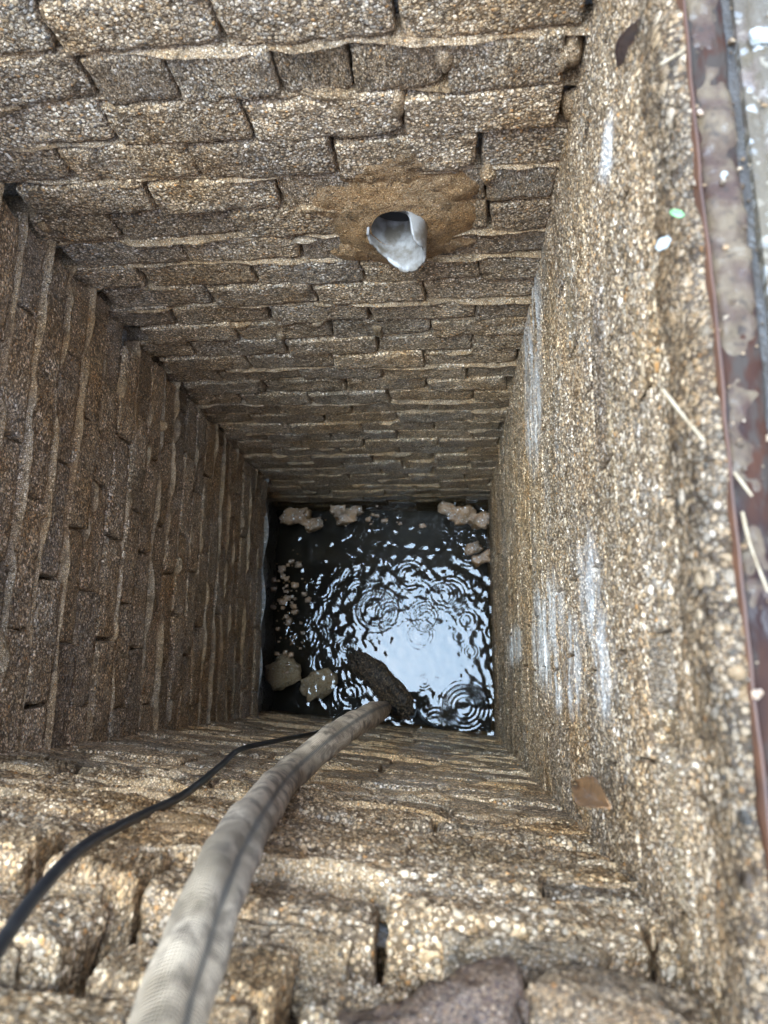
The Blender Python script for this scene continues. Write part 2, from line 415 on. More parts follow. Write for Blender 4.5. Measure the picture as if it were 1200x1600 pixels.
# ================================================================== RIGHT WALL
def right_extra(nt, c, rgh):
    tc = nt.nodes.new('ShaderNodeTexCoord'); tc.object = RIGHT
    sp = nt.nodes.new('ShaderNodeSeparateXYZ'); L(nt, tc.outputs['Object'], sp.inputs[0])
    mp = N(nt, 'ShaderNodeMapping'); mp.inputs['Scale'].default_value = (8, 1, 26); L(nt, tc.outputs['Object'], mp.inputs[0])
    n = noise(nt, mp.outputs[0], 1.0, 5, .6)
    mp2 = N(nt, 'ShaderNodeMapping'); mp2.inputs['Scale'].default_value = (3.2, 1, 38); mp2.inputs['Location'].default_value = (3, 0, 7); L(nt, tc.outputs['Object'], mp2.inputs[0])
    n2 = noise(nt, mp2.outputs[0], 1.0, 4, .6)
    # lime leached out of the joints: splashes where the wall has them (x = along the wall, z = height)
    reg = None
    for (x, z, rx, rz) in RIGHT_LIME:
        dx = math_(nt, 'DIVIDE', math_(nt, 'SUBTRACT', sp.outputs[0], x), rx); dz = math_(nt, 'DIVIDE', math_(nt, 'SUBTRACT', sp.outputs[2], z), rz)
        q = math_(nt, 'SUBTRACT', 1, math_(nt, 'ADD', math_(nt, 'MULTIPLY', dx, dx), math_(nt, 'MULTIPLY', dz, dz)), True)
        reg = q if reg is None else math_(nt, 'MAXIMUM', reg, q)
    f = math_(nt, 'MULTIPLY', ramp(nt, n, [(.42, 0.0), (.60, 1.0)]), ramp(nt, reg, [(.0, 0.0), (.7, .6)]))
    c = mix(nt, ramp(nt, n2, [(.56, 0.0), (.68, .4)]), c, (.27, .175, .08))
    c = mix(nt, f, c, (.74, .68, .60))
    return c, rgh
RIGHT = right = empty('brick_wall', (XR, 0, 0), math.radians(-90), label='pale right brick wall with mortar rubbed flush and white lime stains', cat='wall', kind='thing')
right.rotation_euler = (math.radians(-.5), 0, math.radians(-90))
RIGHT_LIME = []
for (px, py, rx, rz) in [(865, 990, .10, .22), (905, 1040, .07, .10), (955, 1040, .06, .06), (930, 910, .07, .07), (840, 560, .22, .16), (960, 230, .03, .04), (880, 1060, .05, .08), (815, 1010, .05, .2)]:
    p = on_x(px, py, XR); RIGHT_LIME.append((-p[1], p[2], rx, rz))
M_BRICKR = aggregate('cement_brick_limed', tint=(.72, .71, .70), grain=255, var=.25, amount=.6, bump=.5, extra=right_extra, pebbles=True)
M_CRUST = aggregate('wet_crust', tint=(.34, .32, .295), grain=230, var=.5, amount=.5, bump=.8, pebbles=True)
M_MORTR = aggregate('mortar_rubbed', tint=(.72, .71, .69), grain=280, var=.3, amount=.3, bump=.7, extra=right_extra)
BRICKS_R = []
for s in range(12):
    v, f = lump_verts((BW, .05, BH), .00135, 311 + s * 3, rad=.002, big=.0012, mid=.0005, chip=.002, shear=random.uniform(-.05, .05), yres=.006)
    v = grain_bumps(v, f, .0042, .0021, 40 + s * 13)
    me = bpy.data.meshes.new('brick'); me.from_pydata(v.tolist(), [], f); me.update()
    me.polygons.foreach_set('use_smooth', [True] * len(me.polygons)); me.materials.append(M_BRICKR); BRICKS_R.append(me)
rr = random.Random(8)
hole = on_x(1070, 1140, XR)
for c in range(35):
    zb = -.446 - c * P; zc = zb - P / 2
    x = -YB - .05 + (.0 if c % 2 else .087) + rr.uniform(-.01, .01) - .05
    while x < .17:
        w = .176 + rr.uniform(-.006, .006); gap = rr.choice((.0015, .002, .003, .004))
        a, b = x, x + w - gap
        # one joint was left open near the rim
        if abs(zc - hole[2]) < P / 2 and a < -hole[1] < b:
            if -hole[1] - a > .03: brick(right, (a - hole[1] - .012) / 2, zc, -hole[1] - a - .012, 0, 0, mesh=rr.choice(BRICKS_R))
            if b + hole[1] > .03: brick(right, (b - hole[1] + .012) / 2, zc, b + hole[1] - .012, 0, 0, mesh=rr.choice(BRICKS_R))
        else:
            brick(right, (a + b) / 2, zc, b - a, rr.uniform(-.001, .0012), rr.uniform(-.006, .006), mesh=rr.choice(BRICKS_R), yaw=rr.uniform(-.006, .006), h=BH * rr.uniform(1.01, 1.045))
        x += w
    if c: mortar_strip(right, -YB - .03, .2, zb, 1700 + c * 7, lo=-.0006, hi=.0003, wid=.006, bias=.25, mat=M_MORTR, zw=.0015)
core_panel(right, -YB - .06, .25, -2.9, -.45, .03, 19)

# ================================================================== NEAR WALL
NA = math.atan(-.093)
near = empty('brick_wall', (0, y_near(0), 0), math.pi + NA, label='near brick wall under the hose, its top courses broken back in steps', cat='wall', kind='thing')
near.rotation_euler = (math.radians(.0), 0, math.pi + NA)
def near_x(x): return -x / math.cos(NA)
HI = []
for s in range(9):
    v, f = lump_verts((BW, BD, BH), .0016, 611 + s * 3, rad=.006, big=.004, mid=.0018, fine=.0010, chip=.009, shear=random.uniform(-.06, .06), yres=.0028)
    v = grain_bumps(v, f, .0046, .0016, 90 + s * 13)
    me = bpy.data.meshes.new('brick'); me.from_pydata(v.tolist(), [], f); me.update()
    me.polygons.foreach_set('use_smooth', [True] * len(me.polygons)); me.materials.append(M_BRICKN); HI.append(me)
M_REM = aggregate('mortar_residue', tint=(.66, .63, .58), grain=320, cement=(.34, .285, .21), bump=.7, rough=(.35, .6), amount=.3, var=.4)
rn = random.Random(12)
ZN = -.602
for c in range(33):
    zb = ZN - c * P; zc = zb - P / 2
    x = -.24 + (.0 if c % 2 == 0 else .087) + rn.uniform(-.01, .01)
    while x < .62:
        w = .176 + rn.uniform(-.006, .006); gap = rn.choice((.002, .003, .005, .007))
        brick(near, x + w / 2, zc, w - gap, rn.uniform(-.003, .005), rn.uniform(-.01, .01), mesh=(rn.choice(HI) if c < 5 else rn.choice(BRICKS)), yaw=rn.uniform(-.015, .015), h=BH * rn.uniform(.99, 1.04))
        x += w
    mortar_strip(near, -.2, .6, zb, 2400 + c * 7, lo=-.005, hi=.009, wid=.006, bias=rn.uniform(-.5, .4), mat=M_SMEAR, zw=.004)
core_panel(near, -.25, .66, -2.9, -.56, .034, 29)
for k in range(40):
    c = rn.randint(1, 24); x = rn.uniform(-.12, .5)
    smear(near, x, ZN - c * P - rn.uniform(0, .03), rn.uniform(.02, .07), rn.uniform(.008, .02), 2900 + k, th=rn.uniform(.003, .008), rot=rn.uniform(-.15, .15), mat=M_SMEAR if rn.random() < .7 else M_MORT)
# the broken top: (x0, x1 in world, course index above ZN, set-back, tilt)
TOP = [(-.43, -.298, 0, -.002, .02), (-.284, -.215, 0, .004, -.02), (-.21, -.052, 0, .014, -.01), (-.046, .122, 0, .004, .015), (.130, .29, 0, .004, -.03),
       (-.40, -.232, 1, .026, .0), (-.214, -.10, 1, .040, .05), (-.085, .035, 1, .050, -.02), (.042, .2, 1, .030, .03),
       (-.34, -.168, 2, .052, .02), (-.155, -.065, 2, .070, .0)]
for k, (a, b, c, back, t) in enumerate(TOP):
    xm = (a + b) / 2
    brick(near, near_x(xm), ZN + P / 2 + c * P, b - a, -back, rn.uniform(-.02, .02), mesh=HI[k % 9], yaw=t, h=BH * rn.uniform(.95, 1.0))
    # the bed of old mortar left on the exposed top of the brick
    w = (b - a) * rn.uniform(.6, .9)
    v, f = lump_verts((w, .05, .009), .0032, 700 + k, rad=.003, big=.004, mid=.0022, fine=.0008, chip=.012)
    mb = mesh_obj('mortar_remnant', v, f, M_REM, near); mb.location = (near_x(xm) + rn.uniform(-.01, .01), back + .006 + rn.uniform(0, .008), ZN + (c + 1) * P + .001); mb.rotation_euler = (rn.uniform(-.05, .1), rn.uniform(-.03, .03), t)
core_panel(near, -.25, .66, -.62, -.40, .115, 31)

# ================================================================== GROUND, FLOOR, WATER
m_con, nt, b = newmat('wet_concrete')
v = coords(nt, False)
n1 = noise(nt, v, 9, 5); n2 = noise(nt, v, 60, 4); vo = vor(nt, v, 210); so = sepx(nt, vo.outputs['Color'])
c = mix(nt, ramp(nt, n1, [(.38, 0.0), (.62, 1.0)]), (.105, .078, .048), (.055, .038, .024))
c = mix(nt, math_(nt, 'MULTIPLY', math_(nt, 'GREATER_THAN', so.outputs[1], .72), .25), c, ramp(nt, so.outputs[0], GRAINS, 'CONSTANT'))
c = mix(nt, ramp(nt, n2, [(.55, 0.0), (.7, .7)]), c, (.13, .09, .07))
b.inputs['Specular IOR Level'].default_value = .3
L(nt, c, b.inputs['Base Color']); L(nt, ramp(nt, n1, [(.4, .25), (.62, .55)]), b.inputs['Roughness'])
bp = N(nt, 'ShaderNodeBump'); bp.inputs['Strength'].default_value = .6; bp.inputs['Distance'].default_value = .004
L(nt, math_(nt, 'ADD', n2, math_(nt, 'MULTIPLY', vo.outputs['Distance'], -.3)), bp.inputs['Height']); L(nt, bp.outputs[0], b.inputs['Normal'])
XO, XI, YO, YI = .186, -.70, .80, -.30
def slab_edge(t, a, b): return a + (b - a) * t
V = [(-300, -300, ZG), (300, -300, ZG), (300, 300, ZG), (-300, 300, ZG), (XI, YI, ZG), (XO, YI, ZG), (XO, YO, ZG), (XI, YO, ZG),
     (XI, YI, ZG - .3), (XO, YI, ZG - .3), (XO, YO, ZG - .3), (XI, YO, ZG - .3)]
F = [(0, 1, 5, 4), (1, 2, 6, 5), (2, 3, 7, 6), (3, 0, 4, 7), (4, 5, 9, 8), (5, 6, 10, 9), (6, 7, 11, 10), (7, 4, 8, 11)]
mesh_obj('ground', V, F, m_con, smooth=False, kind='structure')

m_silt_shade, nt, b = newmat('silt_and_pipe_shade')  # floor silt, also the dark disc that paints shade inside the pipe
v = coords(nt, False); n1 = noise(nt, v, 12, 5)
L(nt, mix(nt, ramp(nt, n1, [(.4, 0.0), (.65, 1.0)]), (.012, .010, .009), (.035, .026, .016)), b.inputs['Base Color']); b.inputs['Roughness'].default_value = .7
nx = 60
X, Y = np.meshgrid(np.linspace(-.80, .3, nx), np.linspace(-.3, .8, nx), indexing='ij')
p = np.stack([X.ravel(), Y.ravel(), X.ravel() * 0], 1); p[:, 2] = ZW - .16 + .03 * vn(p, .15, 3) + .01 * vn(p, .04, 4)
mesh_obj('pit_floor', p, grid_faces(nx, nx), m_silt_shade, kind='structure')

# water with rain rings
m_w, nt, b = newmat('dark_water')
nt.nodes.remove(b)
o = [n for n in nt.nodes if n.type == 'OUTPUT_MATERIAL'][0]
gl = N(nt, 'ShaderNodeBsdfGlossy'); gl.inputs['Roughness'].default_value = .02; gl.inputs['Color'].default_value = (1, 1, 1, 1)
tr = N(nt, 'ShaderNodeBsdfTransparent'); tr.inputs['Color'].default_value = (.62, .58, .50, 1)
fr = N(nt, 'ShaderNodeFresnel'); fr.inputs['IOR'].default_value = 1.4
mx = N(nt, 'ShaderNodeMixShader'); L(nt, fr.outputs[0], mx.inputs[0]); L(nt, tr.outputs[0], mx.inputs[1]); L(nt, gl.outputs[0], mx.inputs[2])
L(nt, mx.outputs[0], o.inputs['Surface'])
nu, nv_ = 420, 420
X, Y = np.meshgrid(np.linspace(-.68, .17, nu), np.linspace(-.17, .66, nv_), indexing='ij')
Z = np.zeros_like(X)
rw = random.Random(4)
rings = []
for (px, py, r, wl, am) in [(665, 965, .050, .011, 1.1), (505, 972, .035, .010, .9), (540, 1010, .028, .009, 1.0), (662, 1063, .020, .010, .8), (726, 1105, .075, .014, 1.6), (735, 1018, .022, .009, .9),
                            (470, 970, .04, .011, .9), (470, 1032, .045, .011, .9), (512, 1035, .04, .011, .9), (610, 960, .05, .012, .7), (560, 925, .05, .012, .9), (690, 930, .05, .013, .9),
                            (640, 900, .05, .012, .9), (500, 920, .05, .012, .9), (545, 1085, .05, .016, .8), (470, 1000, .03, .01, .9)]:
    q = on_z(px, py, ZW); rings.append((q[0], q[1], r, wl, am))
for k in range(34):
    rings.append((rw.uniform(-.66, .15), rw.uniform(.15, .64) if rw.random() < .75 else rw.uniform(-.12, .64), rw.uniform(.01, .09), rw.uniform(.009, .016), rw.uniform(.35, .9)))
for (cx, cy, r, wl, am) in rings:
    d = np.hypot(X - cx, Y - cy); sig = .009 + .22 * r
    Z += am * .00025 * (wl / .011) * np.cos(2 * math.pi * (d - r) / wl) * np.exp(-((d - r * .75) / sig) ** 2)
pp = np.stack([X.ravel(), Y.ravel(), X.ravel() * 0], 1)
rgh_ = .30 + .70 * sstep(.04, .26, np.hypot((pp[:, 0] + .10) * .8, pp[:, 1] - .03))
chop = np.zeros(len(pp))
for k in range(70):                                # rain chop: many short crossing wavelets
    wl = rw.uniform(.017, .06); th = rw.uniform(0, 6.283); ph = rw.uniform(0, 6.283)
    arg = 2 * math.pi * (pp[:, 0] * math.cos(th) + pp[:, 1] * math.sin(th)) / wl + ph + 2.2 * vn(pp, .07, 300 + k)
    chop += wl * .0014 * np.sin(arg) * (1 + .8 * vn(pp, .12, 500 + k))
Z += (rgh_ * chop).reshape(X.shape)
pp[:, 2] = ZW + Z.ravel()
mesh_obj('water', pp, grid_faces(nu, nv_), m_w, kind='structure')

# footing below the undercut left wall
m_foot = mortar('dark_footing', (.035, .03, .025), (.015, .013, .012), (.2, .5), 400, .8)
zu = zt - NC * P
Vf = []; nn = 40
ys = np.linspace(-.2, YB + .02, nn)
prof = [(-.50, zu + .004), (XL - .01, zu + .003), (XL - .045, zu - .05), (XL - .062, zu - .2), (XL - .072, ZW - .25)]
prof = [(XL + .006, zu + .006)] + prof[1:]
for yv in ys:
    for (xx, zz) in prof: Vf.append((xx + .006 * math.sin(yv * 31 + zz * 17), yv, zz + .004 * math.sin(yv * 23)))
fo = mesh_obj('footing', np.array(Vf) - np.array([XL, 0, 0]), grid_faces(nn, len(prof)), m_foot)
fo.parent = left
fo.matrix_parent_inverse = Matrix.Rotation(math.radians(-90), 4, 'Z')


# ================================================================== BROKEN PIPE IN THE FAR WALL
pc = on_y(621, 346, YB)
smear(far, pc[0], pc[2], 0.112, .122, 77, th=.013, mat=M_PATCH, name='mortar_collar', t0=.325, na=60, nr=26)
for k, (dx, dz, rx, rz) in enumerate([(-.005, .105, .085, .05), (-.075, .05, .045, .045), (.07, .055, .045, .04), (-.06, -.07, .05, .035), (.065, -.06, .045, .03)]):
    smear(far, pc[0] + dx, pc[2] + dz, rx, rz, 780 + k, th=.005, mat=M_PATCH, na=44, nr=16)
m_pvc, nt, b = newmat('grey_plastic')
v = coords(nt, False); n1 = noise(nt, v, 40, 4)
L(nt, mix(nt, ramp(nt, n1, [(.42, 0.0), (.62, .9)]), (.30, .265, .225), (.11, .08, .05)), b.inputs['Base Color']); b.inputs['Roughness'].default_value = .32
na, R0, R1 = 72, .042, .0385
def pl(t):                                   # how far the broken stub stands out at each angle (0 = right, 90 = top)
    d = math.degrees(t) % 360
    xs = [0, 35, 52, 62, 100, 150, 175, 200, 225, 255, 275, 300, 330, 360]
    ls = [.036, .036, .034, -.004, -.014, -.012, .008, .012, .016, .030, .042, .046, .042, .036]
    return float(np.interp(d, xs, ls)) + .0012 * math.sin(t * 13) + .0008 * math.sin(t * 29)
ring = []
TS = np.linspace(0, 2 * math.pi, na, endpoint=False)
secs = [(R0, -.12, 0), (R0, 0, 0), (R0, .35, 1), (R0, .7, 1), (R0, .985, 1), (R0 - .0012, 1.0, 1), (R1 + .0008, 1.0, 1), (R1, .985, 1), (R1, .7, 1), (R1, .35, 1), (R1, 0, 0), (R1, -.12, 0)]
V = []
for t in TS:
    for (r, q, rel) in secs:
        yy = q * pl(t) + (.004 if rel else 0) if rel else q
        V.append((r * math.cos(t), -yy - .004 if rel else -yy, r * math.sin(t)))
pipe = mesh_obj('drain_pipe', V, grid_faces(na, len(secs), True), m_pvc, label='broken grey plastic pipe stub sticking out of the far wall', cat='pipe')
pipe.location = (pc[0], YB - .004, pc[2]); pipe.rotation_euler = (math.radians(4), 0, math.radians(-3))

rr_ = np.linspace(0, 2 * math.pi, 32, endpoint=False)
mesh_obj('pipe_shade_disc', [(0, .03, -.012)] + [(R1 * math.cos(t), .026, R1 * math.sin(t)) for t in rr_], [(0, 1 + (k + 1) % 32, 1 + k) for k in range(32)], m_silt_shade, pipe)  # dark disc standing in for the shade deep inside the pipe
# ================================================================== HOSE AND CABLE
def spline(pts, n):
    pts = np.array(pts, float); m = len(pts)
    P_ = np.vstack([2 * pts[0] - pts[1], pts, 2 * pts[-1] - pts[-2]])
    outp = []
    for t in np.linspace(0, m - 1 - 1e-6, n):
        i = int(t); u = t - i; a, b, c, d = P_[i], P_[i + 1], P_[i + 2], P_[i + 3]
        outp.append(.5 * (2 * b + (c - a) * u + (2 * a - 5 * b + 4 * c - d) * u * u + (3 * b - a - 3 * c + d) * u ** 3))
    return np.array(outp)
def tube(name, path, rad_fn, na, mat, side=Vector((0, 0, 1)), **kw):
    n = len(path); V = []; uvs = []
    ln = np.concatenate([[0], np.cumsum(np.linalg.norm(np.diff(path, axis=0), axis=1))])
    nrm = None
    for i in range(n):
        tg = path[min(i + 1, n - 1)] - path[max(i - 1, 0)]; tg /= np.linalg.norm(tg)
        if nrm is None: nrm = np.array(side) - np.dot(np.array(side), tg) * tg
        nrm = nrm - np.dot(nrm, tg) * tg; nrm /= np.linalg.norm(nrm)
        bn = np.cross(tg, nrm)
        for j in range(na):
            a = 2 * math.pi * j / na; r, sq = rad_fn(ln[i], a)
            V.append(path[i] + r * (math.cos(a) * nrm + math.sin(a) * bn * sq))
    o = mesh_obj(name, V, grid_faces(n, na, False, True), mat, **kw)
    me = o.data; uv = me.uv_layers.new(name='UVMap')
    k = 0
    for p in me.polygons:
        for li in p.loop_indices:
            vi = me.loops[li].vertex_index; i, j = divmod(vi, na)
            if j == 0 and any(me.loops[q].vertex_index % na == na - 1 for q in p.loop_indices): j = na
            uv.data[li].uv = (ln[i], j / na)
    return o
def on_near(px, py, off):
    r = ray(px, py); t = (-.1394 + off) / (r[1] + .093 * r[0]); return r * t

CREASE = .075
m_hose, nt, b = newmat('canvas_hose')
uvn = nt.nodes.new('ShaderNodeUVMap'); v = coords(nt, False)
sp = nt.nodes.new('ShaderNodeSeparateXYZ'); L(nt, uvn.outputs[0], sp.inputs[0])
wu = math_(nt, 'SINE', math_(nt, 'MULTIPLY', sp.outputs[0], 2 * math.pi / .0026))
wv = math_(nt, 'SINE', math_(nt, 'MULTIPLY', sp.outputs[1], 2 * math.pi * 58))
n1 = noise(nt, v, 18, 5); n2 = noise(nt, v, 60, 4)
c = mix(nt, ramp(nt, n1, [(.36, 0.0), (.66, 1.0)]), (.64, .46, .29), (.44, .30, .175))
c = mix(nt, ramp(nt, n2, [(.46, 0.0), (.60, .9)]), c, (.19, .125, .07))
c = mix(nt, ramp(nt, noise(nt, v, 9, 4), [(.50, 0.0), (.62, .75)]), c, (.22, .145, .07))
c = mix(nt, ramp(nt, math_(nt, 'ADD', math_(nt, 'MULTIPLY', wu, .5), .5), [(.0, .6), (.6, 0.0)]), c, (.13, .10, .065))
cr = math_(nt, 'ABSOLUTE', math_(nt, 'SUBTRACT', sp.outputs[1], CREASE))
c = mix(nt, ramp(nt, math_(nt, 'ADD', cr, math_(nt, 'MULTIPLY', math_(nt, 'SUBTRACT', n2, .5), .06)), [(.006, .8), (.035, 0.0)]), c, (.085, .07, .05))
L(nt, c, b.inputs['Base Color']); b.inputs['Roughness'].default_value = .7
bp = N(nt, 'ShaderNodeBump'); bp.inputs['Strength'].default_value = .9; bp.inputs['Distance'].default_value = .0011
L(nt, math_(nt, 'ADD', wu, math_(nt, 'MULTIPLY', wv, .5)), bp.inputs['Height']); L(nt, bp.outputs[0], b.inputs['Normal'])
hp = [on_z(225, 1720, -.355), on_z(262, 1605, -.39), on_z(298, 1497, -.43), on_z(338, 1385, -.485), on_near(392, 1285, .020), on_near(447, 1215, .021), on_z(508, 1163, -1.0),
      on_z(556, 1130, -1.13), on_z(584, 1115, -1.3), on_z(596, 1110, -1.75), on_z(601, 1106, -2.3), on_z(604, 1104, -2.78)]
def hr(l, a):
    cr = (a - CREASE * 2 * math.pi + math.pi) % (2 * math.pi) - math.pi
    k = .30 * max(.12, 1 - l / .8)
    r = .0185 * (1 - k * math.exp(-(cr / .42) ** 2)) + .0006 * math.sin(l * 60 + 2 * a) + .0009 * math.sin(l * 23 + 3 * a) + .0005 * math.sin(l * 110 - a)
    return r, 1.0
_hp = spline(hp, 260); _t = _hp[66] - _hp[64]; _t /= np.linalg.norm(_t); _s = -_hp[65] - np.dot(-_hp[65], _t) * _t
HOSE_SIDE = Vector(_s)
tube('hose', spline(hp, 260), hr, 48, m_hose, HOSE_SIDE, label='beige woven canvas drainage hose hanging over the near wall into the water', cat='hose')

m_cab, nt, b = newmat('black_rubber')
v = coords(nt, False); n1 = noise(nt, v, 60, 3)
L(nt, mix(nt, ramp(nt, n1, [(.5, 0.0), (.75, .5)]), (.012, .012, .013), (.05, .045, .038)), b.inputs['Base Color']); b.inputs['Roughness'].default_value = .38
cp = [on_z(-45, 1560, -.34), on_z(0, 1478, -.385), on_z(62, 1392, -.44), on_near(132, 1322, .010), on_near(215, 1277, .007), on_near(290, 1240, .007), on_near(345, 1196, .008), on_near(378, 1170, .010),
      on_z(440, 1156, -1.38), on_z(505, 1141, -1.7), on_z(528, 1121, -2.0), on_z(541, 1110, -2.15), on_z(566, 1117, max(-2.28, ZW + .006)), on_z(598, 1113, max(-2.4, ZW + .006)), on_z(613, 1106, max(-2.48, ZW + .006)), on_z(626, 1115, max(-2.53, ZW + .006)),
      on_z(646, 1120, max(-2.6, ZW + .006)), on_z(652, 1108, max(-2.63, ZW + .006)), on_z(662, 1124, max(-2.66, ZW + .006)), on_z(690, 1139, max(-2.675, ZW + .006)), on_z(715, 1147, -2.70)]
tube('power_cable', spline(cp, 300), lambda l, a: (.0042, 1.0), 14, m_cab, label='thin black rubber cable running beside the canvas hose', cat='cable')

# ================================================================== THINGS IN THE WATER
def stone(name, loc, size, seed, mat, rot=(0, 0, 0), res=None, amp=.28, **kw):
    n = res or 12
    Vc, Fc = cube_grid(n, n, n)
    d = Vc / np.linalg.norm(Vc, axis=1, keepdims=True)
    box = d / np.max(np.abs(d), axis=1, keepdims=True)
    d = d * .62 + box * .38
    r = 1 + amp * vn(d + seed * 3.1, .8, seed) + amp * .45 * vn(d + seed, .33, seed + 1) + amp * .2 * vn(d, .14, seed + 2)
    o = mesh_obj(name, d * r[:, None] * np.array(size), Fc, mat, **kw)
    o.location = tuple(loc); o.rotation_euler = rot
    return o
M_MUD = aggregate('brown_mud', tint=(.42, .36, .30), grain=150, cement=(.07, .05, .03), var=.6, amount=.35, rough=(.35, .7))
M_OCHRE = mortar('ochre_stone', (.33, .16, .05), (.13, .07, .03), (.4, .65), 300, .8, pale=.2)
M_TAN = mortar('tan_stone', (.60, .42, .25), (.42, .27, .15), (.4, .6), 300, .7)
a, b_ = on_z(560, 1035, ZW), on_z(632, 1110, ZW)
q = (a + b_) / 2; ang = math.atan2(b_[1] - a[1], b_[0] - a[0])
stone('mud_clump', (q[0], q[1], ZW + .004), (.125, .045, .03), 61, M_MUD, (0, 0, ang), 34, .34, label='long dark brown clump of mud rising out of the water', cat='mud')
for (px, py, rx, ry, sd_, nm) in [(440, 1050, .055, .05, 3, 'pale tan rock under the water below the left wall'), (497, 1070, .06, .045, 8, 'pinkish tan rock under the water beside the mud clump')]:
    q = on_z(px, py, ZW - .01); stone('sunken_rock', (q[0], q[1], ZW - .022), (rx, ry, .018), sd_, M_TAN, (0, 0, .4), 18, label=nm, cat='rock')
rs = random.Random(21)
for k, (px, py, sc, lb) in enumerate([
        (540, 808, 1.25, 'largest orange rubble chunk in the water near the middle of the far wall'), (556, 797, .8, 'small chunk touching the largest orange rubble chunk'),
        (528, 788, .9, 'ochre chunk against the far wall behind the largest orange one'), (462, 806, 1.5, 'broad ochre rubble chunk by the far left corner of the water'),
        (490, 818, 1.1, 'ochre rubble chunk right of the broad one in the far left corner'), (700, 795, 1.1, 'leftmost chunk of the rubble heap in the far right corner'),
        (722, 803, 1.5, 'biggest ochre chunk of the rubble heap in the far right corner'), (748, 812, 1.3, 'rightmost ochre chunk touching the right wall at the far corner'),
        (740, 856, .9, 'pale lone chunk beside the right wall below the rubble heap'), (754, 872, 1.0, 'brown lone chunk touching the right wall at the water edge')]):
    q = on_z(px, py, ZW); q[1] = min(q[1], YB - .03)
    stone('rubble_stone', (q[0], q[1], ZW - .007), (.03 * sc, .02 * sc, .015 * sc), 30 + k, M_OCHRE, (rs.uniform(-.3, .3), rs.uniform(-.3, .3), rs.uniform(-.5, .5)), 12, .4, label=lb, cat='rubble', group='rubble along the far wall')
# pale crumbs of gravel under the left wall: too many to count
Vg, Fg = [], []
for k in range(110):
    px, py = 448 + rs.gauss(0, 13), 945 + rs.gauss(0, 42)
    if rs.random() < .25: px, py = 560 + rs.gauss(0, 60), 812 + rs.gauss(0, 12)
    q = on_z(px, py, ZW); sz = .003 + .012 * rs.random() ** 2.5
    v0, f0 = cube_grid(3, 3, 3); dd = v0 / np.linalg.norm(v0, axis=1, keepdims=True)
    dd = (dd * .5 + .5 * v0 * .8) * (1 + .55 * vn(dd + k, .7, k))[:, None] * np.array([sz, sz * rs.uniform(.6, 1), sz * .6])
    bs = len(Vg); Vg += [tuple(x) for x in (dd + np.array([q[0], q[1], ZW - .002]))]; Fg += [tuple(i + bs for i in f) for f in f0]
mesh_obj('gravel', Vg, Fg, M_OCHRE, label='yellowish crumbs of gravel drifting under the left wall', cat='gravel', kind='stuff')

# ================================================================== RIM ON THE RIGHT: crust, steel frame, pavement edge
def sheet(name, x0, x1, y0, y1, zf, nx, ny, mat, xf=None, **kw):
    X, Y = np.meshgrid(np.linspace(0, 1, nx), np.linspace(y0, y1, ny), indexing='ij')
    XX = x0 + (x1 - x0) * X
    if xf is not None: XX = XX + xf(X, Y)
    p = np.stack([XX.ravel(), Y.ravel(), np.zeros(X.size)], 1); p[:, 2] = zf(p, X.ravel())
    return mesh_obj(name, p, grid_faces(nx, ny), mat, **kw)
def n2d(X, Y, s, seed): return vn(np.stack([X.ravel() * 0 + 3, Y.ravel(), X.ravel() * .01], 1), s, seed).reshape(X.shape)
crust = sheet('mortar_crust', .1372, .1535, -.32, .85, lambda p, t: ZG - .003 - .040 * (1 - np.sqrt(np.clip(1 - (1 - t) ** 2, 0, 1))) + .005 * vn(p, .03, 1) + .003 * vn(p, .010, 2), 10, 300, M_CRUST,
              xf=lambda X, Y: .004 * n2d(X, Y, .05, 5) * (1 - X) + .0015 * n2d(X, Y, .015, 6))
crust.parent = right; crust.matrix_parent_inverse = right.matrix_basis.inverted()

m_st, nt, b = newmat('rusty_painted_steel')
v = coords(nt, False)
mp = N(nt, 'ShaderNodeMapping'); mp.inputs['Scale'].default_value = (1, .35, 1); L(nt, v, mp.inputs[0])
n1 = noise(nt, mp.outputs[0], 55, 5); n2 = noise(nt, mp.outputs[0], 130, 4)
sp = nt.nodes.new('ShaderNodeSeparateXYZ'); L(nt, v, sp.inputs[0])
c = mix(nt, ramp(nt, n1, [(.45, 0.0), (.7, .9)]), (.022, .009, .006), (.05, .018, .008))
grime = ramp(nt, math_(nt, 'ADD', n2, math_(nt, 'MULTIPLY', sp.outputs[1], .35)), [(.52, 0.0), (.66, .9)])
c = mix(nt, grime, c, (.04, .029, .021))
b.inputs['Specular IOR Level'].default_value = .15
L(nt, c, b.inputs['Base Color']); L(nt, ramp(nt, n1, [(.38, .22), (.5, .7)]), b.inputs['Roughness'])
bp = N(nt, 'ShaderNodeBump'); bp.inputs['Strength'].default_value = .7; bp.inputs['Distance'].default_value = .003
L(nt, math_(nt, 'ADD', n1, math_(nt, 'MULTIPLY', n2, .6)), bp.inputs['Height']); L(nt, bp.outputs[0], b.inputs['Normal'])
m_rust, nt, b = newmat('bare_rust')
v = coords(nt, False); n1 = noise(nt, v, 50, 4)
L(nt, mix(nt, n1, (.11, .040, .014), (.03, .013, .008)), b.inputs['Base Color']); b.inputs['Roughness'].default_value = .55
fr_ = empty('steel_frame', (.165, .2, ZG), 0, label='rusty brown steel edging along the right rim of the shaft', cat='steel frame')
inv = Matrix.Translation((-.165, -.2, -ZG))
